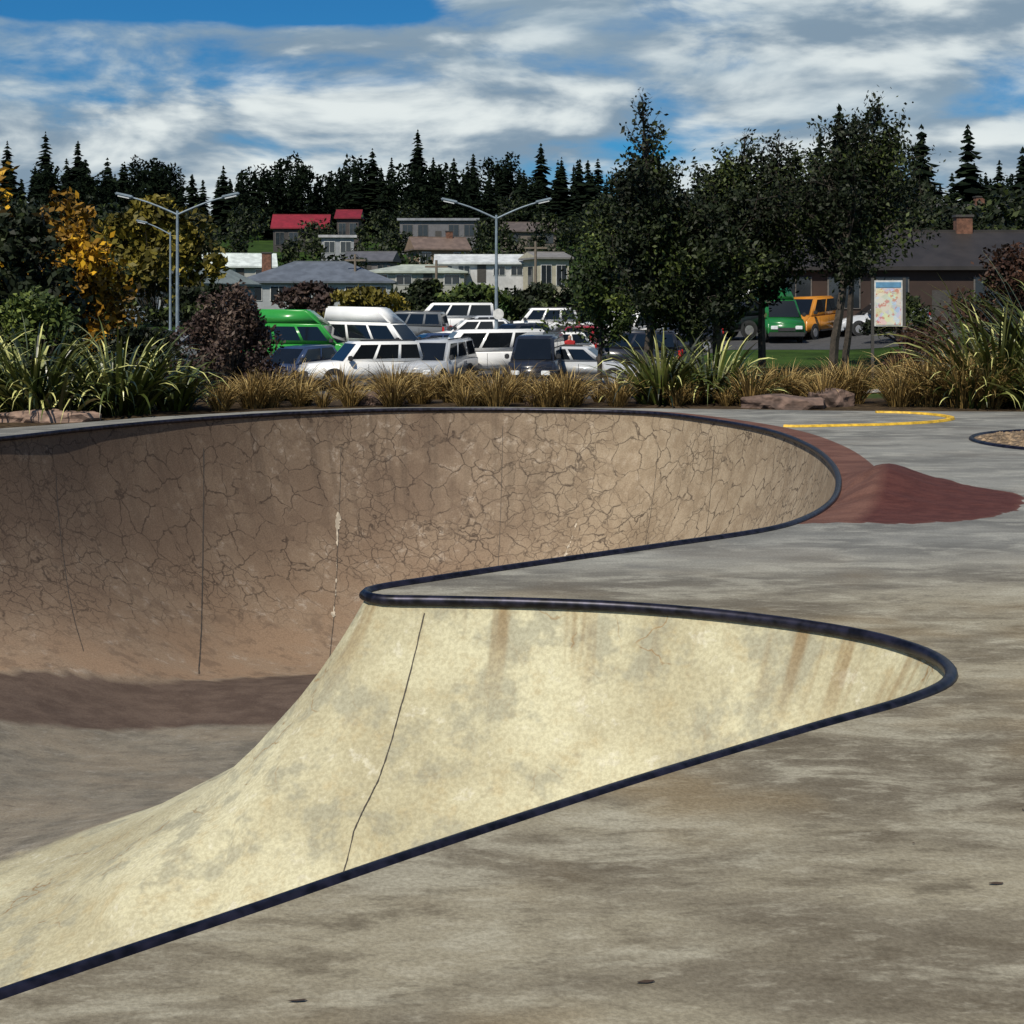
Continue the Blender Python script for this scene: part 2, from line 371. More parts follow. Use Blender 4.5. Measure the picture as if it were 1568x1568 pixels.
CF=TF[mk[TF].all(1)&((TV[TF].mean(1)[:,0]<8)|(TV[TF].mean(1)[:,1]>64))]; uid,inv=np.unique(CF,return_inverse=True)
cv=TV[uid].copy(); cv[:,2]+=.012
mesh_obj('car_park',cv,inv.reshape(CF.shape),[M_asph],None,True)
def strip(name,C,w,mat,lift,thick=0):
    C=np.array(C,float); C,_=resample(C,.5,False); T=np.gradient(C,axis=0); T/=np.linalg.norm(T,axis=1)[:,None]; N=np.stack([T[:,1],-T[:,0]],1)
    L=C+N*w/2;R=C-N*w/2; vs=np.vstack([np.column_stack([L,terrain(L[:,0],L[:,1])+lift]),np.column_stack([R,terrain(R[:,0],R[:,1])+lift])]); n=len(C)
    return mesh_obj(name,vs,[(i,i+1,n+i+1,n+i) for i in range(n-1)],[mat])
strip('footpath',[(5,38),(9,36.5),(14,39),(24,41)],1.1,simple('path_concrete',(.30,.28,.25),.8),.03)
M_white=simple('white_line',(.6,.6,.58),.7)
wl=empty('parking_bay_lines')
for i in range(10):
    o=strip('bay_line_%d'%i,[(-14+i*2.2,54),(-14+i*2.2,60)],.1,M_white,.02); o.parent=wl

KP=np.array([(3.75,20.5),(4.6,20.6),(5.3,20.8),(6.1,21.3),(6.5,22.0),(6.3,22.8),(5.6,23.1)]); kc,_=resample(catmull(KP)[:14*6],.12,False)
yk=empty('yellow_kerb'); 
def kerb(name,C,w,h,mat,parent):
    T=np.gradient(C,axis=0); T/=np.linalg.norm(T,axis=1)[:,None]; N=np.stack([T[:,1],-T[:,0]],1); n=len(C)
    prof=[(-w/2,0),(-w/2+.01,h),(w/2-.01,h),(w/2,0)]
    vs=np.vstack([np.column_stack([C+N*a,np.full(n,z_+.003)]) for a,z_ in prof]); fs=[]
    for k in range(3): fs+=[(k*n+i,k*n+i+1,(k+1)*n+i+1,(k+1)*n+i) for i in range(n-1)]
    fs+=[(0,n,2*n,3*n),(n-1,4*n-1,3*n-1,2*n-1)]
    mesh_obj(name,vs,fs,[mat],parent)
kerb('kerb',kc,.09,.03,M_yellow,yk)
M_gravel=simple('gravel',(.16,.11,.065),.95,0,.6,22)
pit=empty('gravel_pit',(7.35,18.2,0))
ang=np.linspace(0,2*math.pi,65)[:-1]; ring=np.column_stack([np.cos(ang),np.sin(ang)])*1.65
vs=[(0,0,.03)]+[(a,b_,.01) for a,b_ in ring]; mesh_obj('gravel_bed',vs,[(0,i+1,(i+1)%64+1) for i in range(64)],[M_gravel],pit)
sweep('pit_edge',ring,.035,M_coping,pit,True,np.full(64,.0))
vs=[];fs=[]
for i in range(900):
    a=rng.uniform(0,6.28);r=1.55*math.sqrt(rng.uniform());c0=np.array([r*math.cos(a),r*math.sin(a),.02]);k=len(vs);q=rng.uniform(.02,.04)
    for d_ in ((1,0,0),(0,1,0),(-1,0,0),(0,-1,0),(0,0,.8)): vs.append(tuple(c0+np.array(d_)*q*rng.uniform(.6,1.2)))
    fs+=[(k,k+1,k+4),(k+1,k+2,k+4),(k+2,k+3,k+4),(k+3,k,k+4)]
mesh_obj('pebbles',vs,fs,[simple('pebble',(.20,.14,.085),.9,0,.7,3)],pit)

# ------------------------------------------------------------------ rocks
M_rock=simple('rock',(.12,.078,.06),.9,0,.6,4,.8)
def rock(x,y,sx,sy,sz,mat=M_rock,name='boulder'):
    bm=bmesh.new(); bmesh.ops.create_icosphere(bm,subdivisions=4,radius=1)
    ph=rng.uniform(0,9,3)
    for v in bm.verts:
        c=v.co; n_=math.sin(c.x*3+ph[0])*math.sin(c.y*4+ph[1])*.18+math.sin(c.z*7+ph[2]+c.x*5)*.07+math.sin(c.x*13+ph[1])*math.sin(c.y*11+c.z*9)*.05
        c*=1+n_; c.x=math.copysign(min(abs(c.x),.9),c.x); c.z=min(c.z,.62+.12*math.sin(c.x*4+ph[2]))
        v.co=Vector((c.x*sx,c.y*sy,c.z*sz))
    me=bpy.data.meshes.new(name); bm.to_mesh(me); bm.free(); me.materials.append(mat)
    o=bpy.data.objects.new(name,me); COL.objects.link(o); o.location=(x,y,float(terrain(x,y))+sz*.12); o.rotation_euler=(0,0,rng.uniform(-.4,.4)); return o
rock(4.5,24.7,.75,.4,.26); rock(5.4,25.2,.42,.35,.34); rock(-6.8,21.9,.8,.3,.2,simple('rock_pale',(.24,.16,.12),.9,0,.4,5,.6)); rock(-8.3,20.9,.8,.3,.25)
rock(-2.3,25.6,.5,.3,.3); rock(.6,25.3,.4,.3,.26)

# ------------------------------------------------------------------ blades
def blades(n,L,spread,w,bend,cx=0,cy=0,cz=0,segs=5,emin=48,tg=1.0,tb=0.0):
    vs=[];fs=[];tn=[]
    for i in range(n):
        a=rng.uniform(0,2*math.pi); l=L*rng.uniform(.6,1.1); el=math.radians(rng.uniform(emin,88)); bd=bend*rng.uniform(.4,1.3); ww=w*rng.uniform(.7,1.2)
        r0=spread*math.sqrt(rng.uniform()); p=np.array([cx+r0*math.cos(a),cy+r0*math.sin(a),cz]); tw=a+rng.normal(0,.5)
        side=np.array([-math.sin(tw),math.cos(tw),rng.normal(0,.3)])*ww; tv=min(1,rng.uniform()*tg+tb); k=len(vs); e=el
        for j in range(segs+1):
            f=j/segs; wd=(1-f**2.2)*(.6+.8*f if f<.5 else 1.0)
            if j==segs: vs.append(tuple(p)); tn.append(tv)
            else:
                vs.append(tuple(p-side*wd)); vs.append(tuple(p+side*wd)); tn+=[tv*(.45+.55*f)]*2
            d_=np.array([math.cos(a)*math.cos(e),math.sin(a)*math.cos(e),math.sin(e)]); p=p+d_*l/segs; e-=bd/segs*(.2+1.6*f)
        for j in range(segs-1): fs.append((k+2*j,k+2*j+1,k+2*j+3,k+2*j+2))
        fs.append((k+2*segs-2,k+2*segs-1,k+2*segs))
    return vs,fs,tn
M_tuss=leafmat('tussock_blades',(.06,.038,.012),(.27,.175,.055),(.62,.47,.20),.7)
M_flax=leafmat('flax_leaves',(.008,.014,.004),(.075,.095,.018),(.66,.64,.24),.36,.5)
TV_,TF_,TT_=[],[],[]
def tuss(x,y,L,n=190):
    v,f,tt=blades(n,L,L*.22,.004+L*.005,2.2,x,y,float(terrain(x,y)),5,48,1.15); k=len(TV_); TV_.extend(v); TF_.extend([tuple(i+k for i in q) for q in f]); TT_.extend(tt)
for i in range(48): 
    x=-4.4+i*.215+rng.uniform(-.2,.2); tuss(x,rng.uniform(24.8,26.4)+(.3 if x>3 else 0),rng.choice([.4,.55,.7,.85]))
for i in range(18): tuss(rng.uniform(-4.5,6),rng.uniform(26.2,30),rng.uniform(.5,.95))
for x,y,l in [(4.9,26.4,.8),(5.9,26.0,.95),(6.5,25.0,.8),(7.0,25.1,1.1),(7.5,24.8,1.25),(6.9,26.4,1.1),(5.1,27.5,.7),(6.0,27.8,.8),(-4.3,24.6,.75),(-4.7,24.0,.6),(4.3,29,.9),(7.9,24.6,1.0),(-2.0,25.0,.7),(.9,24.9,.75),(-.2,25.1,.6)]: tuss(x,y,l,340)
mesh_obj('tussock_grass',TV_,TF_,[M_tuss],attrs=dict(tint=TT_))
def flax(x,y,L,n,spread=.35,bend=1.5,emin=35):
    v,f,tt=blades(n,L,spread,.036,bend,0,0,0,8,emin,1.3,-.05)
    tt=[max(0,q) for q in tt]
    o=mesh_obj('flax_plant',v,f,[M_flax],attrs=dict(tint=tt)); o.location=(x,y,float(terrain(x,y))-.03)
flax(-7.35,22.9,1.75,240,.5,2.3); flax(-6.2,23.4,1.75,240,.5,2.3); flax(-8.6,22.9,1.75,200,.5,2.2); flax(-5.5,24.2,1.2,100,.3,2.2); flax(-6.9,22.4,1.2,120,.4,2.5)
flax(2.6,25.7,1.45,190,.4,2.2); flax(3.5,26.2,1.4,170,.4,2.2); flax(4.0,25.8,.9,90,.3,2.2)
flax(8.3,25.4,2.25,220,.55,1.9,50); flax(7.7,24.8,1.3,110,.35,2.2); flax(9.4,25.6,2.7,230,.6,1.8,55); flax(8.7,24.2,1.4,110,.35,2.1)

# ------------------------------------------------------------------ foliage generators
def leafquads(C,size,flat=.0):
    n=len(C); a=rng.normal(size=(n,3)); a/=np.linalg.norm(a,axis=1)[:,None]; b_=rng.normal(size=(n,3)); b_-=(a*b_).sum(1)[:,None]*a; b_/=np.linalg.norm(b_,axis=1)[:,None]
    sz=size*rng.uniform(.6,1.35,(n,1)); a=a*sz; b_=b_*sz*.55
    V=np.stack([C-a,C+b_*.9-a*.1,C+a,C-b_*.9-a*.1],1).reshape(-1,3); F=np.arange(4*n).reshape(n,4); return V,F
def tubes(segs,sides=5):
    vs=[];fs=[]
    for p,q,r1,r2 in segs:
        p=np.array(p,float);q=np.array(q,float);d=q-p; l=np.linalg.norm(d)
        if l<1e-5: continue
        d/=l; a=np.cross(d,[0,0,1.]) if abs(d[2])<.95 else np.cross(d,[1.,0,0]); a/=np.linalg.norm(a); b_=np.cross(d,a); k=len(vs)
        for c,r in ((p,r1),(q,r2)):
            for j in range(sides): an=2*math.pi*j/sides; vs.append(tuple(c+(a*math.cos(an)+b_*math.sin(an))*r))
        for j in range(sides): fs.append((k+j,k+(j+1)%sides,k+sides+(j+1)%sides,k+sides+j))
    return vs,fs
M_bark=simple('bark',(.045,.036,.028),.9,0,.4,8)
def build_tree(name,segs,LC,size,mat):
    vs,fs=tubes(segs,4); nv=len(vs); nf=len(fs)
    LV,LF=leafquads(LC,size); 
    tint=rng.uniform(0,1,len(LC))
    ph=rng.uniform(0,6,3); cl=np.sin(LC[:,0]*2.3+ph[0])+np.sin(LC[:,1]*2.1+ph[1])+np.sin(LC[:,2]*2.7+ph[2]); tint=np.clip(tint*.6+.13*cl+.2,0,1)
    V=np.vstack([np.array(vs).reshape(-1,3),LV]); F=fs+(LF+nv).tolist()
    return mesh_obj(name,V,F,[M_bark,mat],midx=[0]*nf+[1]*len(LC),attrs=dict(tint=np.concatenate([np.zeros(nv),np.repeat(tint,4)])))
def leader_tree(name,x,y,H,mat,width=.35,start=.2,nb=60,leaf=.1,lpb=26,up=45,seed=0,lean=0,taper=1.0,topd=.35,zb=None):
    global rng
    old=rng; rng=np.random.default_rng(seed+100)
    segs=[];L=[]; n=14; p=np.zeros(3); P=[p]; d=np.array([lean,0,1.])
    for i in range(n):
        d=d+rng.normal(0,.05,3)*[1,1,0]; d/=np.linalg.norm(d); p=p+d*H/n; P.append(p)
    P=np.array(P); r0=H*.016
    for i in range(n): segs.append((P[i],P[i+1],r0*(1-i/n)**.8+.015,r0*(1-(i+1)/n)**.8+.012))
    for b in range(nb):
        f=start+(1-start)*(b+rng.uniform())/nb; fi=f*n; i0=min(int(fi),n-1); q=P[i0]+(P[i0+1]-P[i0])*(fi-i0)
        g=(f-start)/(1-start); prof=min(1,g/.2+.45)*(1-g)**taper; l=H*width*prof*rng.uniform(.5,1.25)+.22
        a=b*2.399+rng.normal(0,.4); e=math.radians(up+rng.normal(0,12)+14*g); dr=np.array([math.cos(a)*math.cos(e),math.sin(a)*math.cos(e),math.sin(e)])
        m_=4; rr=r0*.38*(1-f)+.012; qq=q; thin=rng.uniform(.3,1.35)
        for j in range(m_):
            dr=dr+rng.normal(0,.13,3); dr/=np.linalg.norm(dr); q2=qq+dr*l/m_; segs.append((qq,q2,rr*(1-j/m_*.8),rr*(1-(j+1)/m_*.8)))
            for k in range(3 if l>.8 else 1):
                sd=dr+rng.normal(0,.6,3); sd/=np.linalg.norm(sd); sl=l*.30*rng.uniform(.5,1.2); tipp=q2+sd*sl; segs.append((q2,tipp,rr*.3,.004))
                dens=lpb*thin*(topd+(1-topd)*float(sstep(.8,.35,g)))*max(.25,min(1.3,l)); nn=int(rng.poisson(dens))
                if nn: 
                    t=rng.uniform(.1,1.1,(nn,1)); L.append(q2+(tipp-q2)*t+rng.normal(0,.07+.05*l,(nn,3)))
            qq=q2
    o=build_tree(name,segs,np.vstack(L),leaf,mat); o.location=(x,y,float(terrain(x,y)) if zb is None else zb); rng=old; return o
def shrub(name,x,y,rx,ry,h,mat,n=2600,leaf=.06,lumps=26,seed=0,base=.0):
    global rng
    old=rng; rng=np.random.default_rng(seed+500); segs=[];L=[]
    for i in range(lumps):
        a=rng.uniform(0,6.28); r=math.sqrt(rng.uniform()); hh=h*(base+(1-base)*rng.uniform(.12,1)**.8); k=math.sqrt(max(.08,1-(hh/h)**2.4))
        c=np.array([rx*r*k*math.cos(a),ry*r*k*math.sin(a),hh*.92]); 
        mid=c*.5+rng.normal(0,.05,3); segs.append(((0,0,0),mid,.03,.02)); segs.append((mid,c,.02,.006))
        nn=n//lumps; sg=np.array([rx,ry,h*.5])*rng.uniform(.13,.24); v=rng.normal(size=(nn,3)); v/=np.linalg.norm(v,axis=1)[:,None]; v*=rng.uniform(.3,1.4,(nn,1))**.6
        L.append(c+v*sg*1.3)
    LC=np.vstack(L); LC=LC[LC[:,2]>.02]
    o=build_tree(name,segs,LC,leaf,mat); o.location=(x,y,float(terrain(x,y))-.05); rng=old; return o
M_green=leafmat('leaves_dark_green',(.004,.007,.002),(.013,.020,.006),(.060,.080,.017))
M_green2=leafmat('leaves_mid_green',(.008,.015,.004),(.032,.052,.011),(.15,.19,.04))
M_orange=leafmat('leaves_orange',(.03,.022,.006),(.24,.125,.010),(.74,.42,.02))
M_gold=leafmat('leaves_gold_green',(.03,.028,.006),(.12,.10,.014),(.28,.22,.03))
M_purple=leafmat('leaves_purple',(.014,.009,.008),(.045,.028,.024),(.11,.075,.055))
M_copper=leafmat('leaves_copper',(.012,.007,.005),(.045,.020,.012),(.11,.055,.03))
M_con=leafmat('conifer_needles',(.002,.004,.0025),(.0055,.010,.005),(.014,.022,.010),.9,.05)

# right-hand tree group
leader_tree('alder_tree',4.2,46,9.5,M_green,.25,.24,76,.085,24,50,1,taper=.85,topd=.22)
leader_tree('alder_tree',6.5,47,9.0,M_green,.29,.26,74,.085,24,50,2,taper=.95,topd=.22)
leader_tree('alder_tree',8.2,49,8.0,M_green,.34,.30,66,.085,22,42,3,taper=.8,topd=.25)
leader_tree('alder_tree',9.9,46,8.7,M_green,.36,.32,78,.085,21,44,4,taper=.75,lean=.05,topd=.25)
leader_tree('alder_tree',2.9,49,5.2,M_green2,.34,.34,46,.09,20,32,5,taper=.6)
leader_tree('alder_tree',5.4,45.5,6.0,M_green,.36,.30,52,.09,26,35,6,taper=.6)
leader_tree('alder_tree',12.1,54,7.9,M_green,.34,.46,50,.095,20,40,7,taper=.6)
# left group
leader_tree('golden_elm_tree',-13.8,38,6.4,M_orange,.34,.08,70,.12,18,35,11,taper=.6,topd=.6)
leader_tree('golden_elm_tree',-11.6,40,5.6,M_orange,.32,.08,56,.12,15,35,12,taper=.7,topd=.6)
leader_tree('alder_tree',-12.2,35,4.2,M_green,.42,.05,50,.12,18,30,13,taper=.6,topd=.8)
shrub('griselinia_shrub',-10.0,31,1.15,1.0,2.35,M_green2,5200,.075,40,1)
shrub('dark_shrub',-8.2,33,1.3,1.0,1.7,M_green,4200,.08,30,2)
shrub('purple_shrub',-5.1,26.6,.98,.9,2.05,M_purple,11000,.045,60,3)
shrub('dark_shrub',-12.6,31,1.5,1.0,1.7,M_green,4200,.08,30,4)
shrub('golden_willow',-24,100,4.6,3,8.6,M_gold,6500,.3,50,5)
shrub('copper_shrub',8.4,30,1.0,.9,1.55,M_copper,5200,.05,40,6)
shrub('copper_beech',15.8,46,2.2,2,4.3,M_copper,7000,.09,50,7)
shrub('dark_shrub',16.5,40,2.2,1.6,2.5,M_green,6000,.09,46,8)
for i,(x,y,rx,h,mt) in enumerate([(-9.5,95,3.0,2.6,M_gold),(-6,100,2.5,3.2,M_green),(-2.5,96,3,2.8,M_green2),(1.5,98,3,3,M_green),(5,96,3,3.3,M_green),(-19,92,3.5,3.0,M_green),(-27,90,5,5.5,M_green),(10,98,4,5,M_green),(16,100,5,6.5,M_green),(22,95,5,6,M_green),(28,90,5,7,M_green),(-14,104,2.5,3.0,M_purple)]):
    shrub('hedge_shrub',x,y,rx,2,h,mt,3200,.2,30,20+i)
shrub('dark_shrub',17.2,66,1.6,1.2,2.3,M_green,3000,.1,26,60); shrub('dark_shrub',21.5,66,2.0,1.2,2.6,M_green,3000,.1,26,61)

# ------------------------------------------------------------------ distant woodland (one mesh)
FV=[];FF=[];FT=[];fk=0
def conifer(x,y,H,R,zb):
    global fk
    n=int(26+H*1.0); V=[];T=[]
    for i in range(n):
        f=(i+rng.uniform())/n; z=H*(.06+.94*f); r=R*(1-f)**.8*rng.uniform(.65,1.15)+.12
        m_=max(5,int(9*(1-f)+4)); a0=rng.uniform(0,6.28)
        for j in range(m_):
            a=a0+6.283*j/m_+rng.normal(0,.15); rr=r*rng.uniform(.5,1.25); w_=rr*.36+.14; dz=-rr*rng.uniform(.1,.5)
            ca,sa=math.cos(a),math.sin(a); th=H/n*1.6
            V+=[(0,0,z+th*.6),(rr*.6*ca-w_*sa,rr*.6*sa+w_*ca,z+dz*.5-.1),(rr*ca,rr*sa,z+dz+rng.uniform(0,.3)),(rr*.6*ca+w_*sa,rr*.6*sa-w_*ca,z+dz*.6)]; tv=rng.uniform(); T+=[tv*.3,tv,tv,tv]
    V=np.array(V)+[x,y,zb]; FV.append(V); q=np.arange(len(V)).reshape(-1,4)+fk; FF.append(q); FT.append(np.array(T)); fk+=len(V)
def broad(x,y,H,R,zb,n=1100,leaf=.42):
    global fk
    C=[]
    for i in range(16):
        a=rng.uniform(0,6.28); hz=rng.uniform(.3,.93); k=math.sqrt(max(.1,1-((hz-.5)/.5)**2)); c=np.array([R*.65*k*math.cos(a),R*.65*k*math.sin(a),H*hz]); v=rng.normal(size=(n//16,3)); v/=np.linalg.norm(v,axis=1)[:,None]
        C.append(c+v*rng.uniform(.4,1,(n//16,1))*R*.42*[1,1,1.1])
    V,q=leafquads(np.vstack(C)+[x,y,zb],leaf); FV.append(V); FF.append(q+fk); FT.append(np.repeat(rng.uniform(0,.9,len(q)),4)); fk+=len(V)
sky=[(-112,38.7),(-103.5,40.6),(-96.3,38.8),(-89.8,35),(-86,34),(-64.4,31),(-60,31),(-38.3,33),(-35,31),(-31,37),(-26.7,35),(-20.9,41.3),(-17.5,35),(-12.9,35),(-8.6,36),(-5,32),(6.4,38.3),(11,35),(14.6,34.5),(18,31),(22,30)]
for X,zt in sky:
    y=330+rng.uniform(-8,8); zb=float(terrain(X,y)); conifer(X*y/330,y,zt-zb+(y-330)*.1,(zt-zb)*.28,zb-1)
for X,zt in [(-80,34.5),(-76,32),(-48,35),(.9,35),(26,31)]:
    zb=float(terrain(X,325)); broad(X,325,zt-zb,5,zb,1500,.45)
for k in range(240):
    X=-140+k*1.17+rng.uniform(-2,2); y=rng.uniform(300,355); zb=float(terrain(X,y)); zt=1.7+y/2277*(465-rng.uniform(236,280)); 
    if -73<X<-57: zt-=4
    if 22<X<60: zt-=2
    if rng.uniform()<.9: conifer(X,y,zt-zb,(zt-zb)*.27,zb-1)
    else: broad(X,y,zt-zb,5.5,zb,1000,.5)
for k in range(60):
    X=-120+k*4+rng.uniform(-2,2); y=rng.uniform(265,295); zb=float(terrain(X,y)); h=rng.uniform(11,15)
    if rng.uniform()<.6: conifer(X,y,h,h*.3,zb-1)
    else: broad(X,y,h,5,zb,900,.45)
mesh_obj('distant_forest',np.vstack(FV),np.vstack(FF),[M_con],attrs=dict(tint=np.concatenate(FT)))
def spruce(x,y,zt,R):
    global FV,FF,FT,fk
    FV,FF,FT,fk=[],[],[],0
    zb=float(terrain(x,y)); conifer(0,0,zt-zb,R,0); o=mesh_obj('spruce_tree',np.vstack(FV),np.vstack(FF),[M_con],attrs=dict(tint=np.concatenate(FT))); o.location=(x,y,zb-.2)
for px,pt,y,R in [(33.0,22.0,150,4.6),(41.3,20.0,150,4.6),(46.6,20.2,152,4.4),(51.5,17.6,150,4.2),(29,18,140,4.2),(37,15,148,4)]: spruce(px,y,pt,R)
FV,FF,FT,fk=[],[],[],0
for k in range(44):
    X=rng.uniform(20,70); y=rng.uniform(112,145); zb=float(terrain(X,y)); h=rng.uniform(8,12)
    broad(X,y,h,3.8,zb,900,.35)
for k in range(24):
    X=rng.uniform(-80,-34); y=rng.uniform(130,190); zb=float(terrain(X,y)); h=rng.uniform(7,11)
    broad(X,y,h,4,zb,900,.35)
for X,y,h in [(-17,185,3.6),(-10,172,2.6),(-3,178,3.6),(2,172,5),(8,175,7),(13,160,8),(-26,185,4),(5,215,7),(-3,212,6),(-16,205,4.5),(-38,215,8),(12,215,10),(-21,228,6),(-29,222,5),(-19,165,3),(-37,190,6),(-5,200,3.5),(0,240,9),(-17,245,8),(9,190,7)]:
    broad(X,y,h,3.4,float(terrain(X,y))-.3,900,.3)
mesh_obj('garden_trees',np.vstack(FV),np.vstack(FF),[M_green],attrs=dict(tint=np.concatenate(FT)))

# ------------------------------------------------------------------ boxes
def box(name,x0,x1,y0,y1,z0,z1,mat,parent,bev=0):
    bm=bmesh.new(); bmesh.ops.create_cube(bm,size=1)
    for v in bm.verts: v.co=Vector((x0+(v.co.x+.5)*(x1-x0),y0+(v.co.y+.5)*(y1-y0),z0+(v.co.z+.5)*(z1-z0)))
    if bev: bmesh.ops.bevel(bm,geom=bm.edges[:],offset=bev,segments=2,affect='EDGES')
    me=bpy.data.meshes.new(name); bm.to_mesh(me); bm.free(); me.materials.append(mat); o=bpy.data.objects.new(name,me); COL.objects.link(o); o.parent=parent; return o
M_glass=simple('window_glass',(.02,.025,.03),.08,0,.1,2,0,.8)
M_frame=simple('window_frame',(.55,.55,.53),.5)
M_frame2=simple('window_frame_dark',(.12,.11,.10),.5)
M_trim=simple('dark_trim',(.05,.045,.04),.6)
M_brick=simple('brick',(.14,.065,.04),.9,0,.35,5)
def house(name,x,y,w,d,h,rh,wallc,roofc,kind='gable',rz=0,wins=4,chim=None,zb=None,oh=.4,axis='x',frame=None):
    frame=frame or M_frame
    e=empty(name,(x,y,float(terrain(x,y)) if zb is None else zb),rz)
    Mw=simple(name+'_wall',wallc,.85,0,.12,1.5); Mr=simple(name+'_roofing',roofc,.55,0,.18,1.2)
    box('walls',-w/2,w/2,-d/2,d/2,-2,h,Mw,e)
    W=w/2+oh;Dd=d/2+oh
    if kind=='flat': box('roof',-W,W,-Dd,Dd,h,h+.35,Mr,e)
    else:
        if kind=='hip': rx=max(.1,W-Dd); top=[(-rx,0,h+rh),(rx,0,h+rh)]
        elif axis=='x': top=[(-W,0,h+rh),(W,0,h+rh)]
        else: top=[(0,-Dd,h+rh),(0,Dd,h+rh)]
        b0=[(-W,-Dd,h),(W,-Dd,h),(W,Dd,h),(-W,Dd,h)]; b1=[(a,b_,c-.18) for a,b_,c in b0]
        vs=b1+b0+top
        if axis=='x' or kind=='hip': fs=[(4,5,9,8),(5,6,9),(6,7,8,9),(7,4,8)]
        else: fs=[(4,5,8),(5,6,9,8),(6,7,9),(7,4,8,9)]
        fs+=[(0,1,5,4),(1,2,6,5),(2,3,7,6),(3,0,4,7),(3,2,1,0)]
        mi=[0]*len(fs)
        if kind=='gable':
            if axis=='x': mi[1]=mi[3]=1
            else: mi[0]=mi[2]=1
        mesh_obj('roof',vs,fs,[Mr,Mw],e,midx=mi)
        if axis=='x' or kind=='hip': box('ridge_cap',top[0][0],top[1][0],-.1,.1,h+rh-.04,h+rh+.06,Mr,e)
    for i in range(wins):
        cx=-w/2+w*(i+.5)/wins; ww=min(w/wins*.31,1.3); z0,z1=h*.38,h*.82
        if i==wins//2 and wins>2: box('door',cx-.45,cx+.45,-d/2-.05,-d/2+.02,0,2.05,M_trim,e); continue
        box('window_frame_%d'%i,cx-ww-.07,cx+ww+.07,-d/2-.06,-d/2+.02,z0-.07,z1+.07,frame,e)
        box('window_%d'%i,cx-ww,cx-.03,-d/2-.09,-d/2-.03,z0,z1,M_glass,e); box('window_b%d'%i,cx+.03,cx+ww,-d/2-.09,-d/2-.03,z0,z1,M_glass,e)
    box('side_window',-w/2-.05,-w/2+.02,-d*.15,d*.15,h*.4,h*.8,M_glass,e)
    if chim: box('chimney',chim-.4,chim+.4,-.35,.35,h,h+rh+.7,M_brick,e); box('chimney_cap',chim-.46,chim+.46,-.41,.41,h+rh+.7,h+rh+.82,M_trim,e)
    return e
house('weatherboard_house',-16.8,130,12.6,8,2.6,1.75,(.30,.32,.33),(.10,.115,.14),'hip',.05,6,-4.6)
house('weatherboard_house',-24.4,112,6.2,9,2.7,1.5,(.17,.21,.26),(.15,.175,.165),'gable',-.35,2,None,axis='y')
house('cottage',-30.8,168,7.5,6,2.2,1.5,(.36,.36,.34),(.55,.60,.58),'gable',.2,3)
house('red_roofed_house',-32.8,232,8.2,6,4.2,2.2,(.05,.045,.045),(.19,.010,.020),'gable',.05,4,zb=9.2,frame=M_frame2)
house('red_roofed_house',-25.8,236,3.4,5,5,1.4,(.06,.05,.05),(.16,.010,.018),'gable',0,2,zb=10.2,frame=M_frame2)
house('modern_house',-24.0,205,4.4,5,3.2,.3,(.26,.27,.29),(.38,.38,.39),'flat',.1,2,zb=7.5)
house('hillside_house',-11,225,11.5,6,3.6,.3,(.12,.12,.13),(.22,.23,.25),'flat',0,5,zb=10.5,frame=M_frame2)
house('hillside_house',-9.5,190,6.6,6,2.6,1.6,(.22,.15,.10),(.14,.10,.08),'gable',.25,3,1.5,zb=6.0)
house('hillside_house',-9.5,150,9.5,6,2.0,.7,(.3,.30,.27),(.34,.37,.32),'hip',0,4,zb=2.9)
house('low_white_house',-3.2,155,9.0,6,2.0,.9,(.46,.46,.46),(.50,.52,.52),'gable',.03,5,zb=3.9)
house('cream_house',3.4,150,3.2,5,4.4,.6,(.40,.37,.28),(.18,.17,.16),'gable',.3,2,zb=1.9)
house('hillside_house',-17,180,5.5,5,2.2,1.1,(.13,.12,.12),(.09,.09,.10),'gable',-.1,3,zb=4.7,frame=M_frame2)
house('hillside_house',-39,150,7,6,2.4,1.2,(.16,.16,.17),(.10,.10,.11),'gable',.2,3)
house('brick_house',19.8,76,14,8,3.2,1.9,(.035,.020,.015),(.026,.022,.020),'gable',-.05,6,3.2,zb=.3,frame=M_frame2)
house('hillside_house',43,140,7,6,3,1.5,(.08,.075,.07),(.07,.065,.065),'gable',.1,3,1,zb=6.5)
house('hillside_house',2.5,230,8,6,3,1.5,(.14,.12,.10),(.10,.08,.07),'gable',.1,3,zb=9.8,frame=M_frame2)

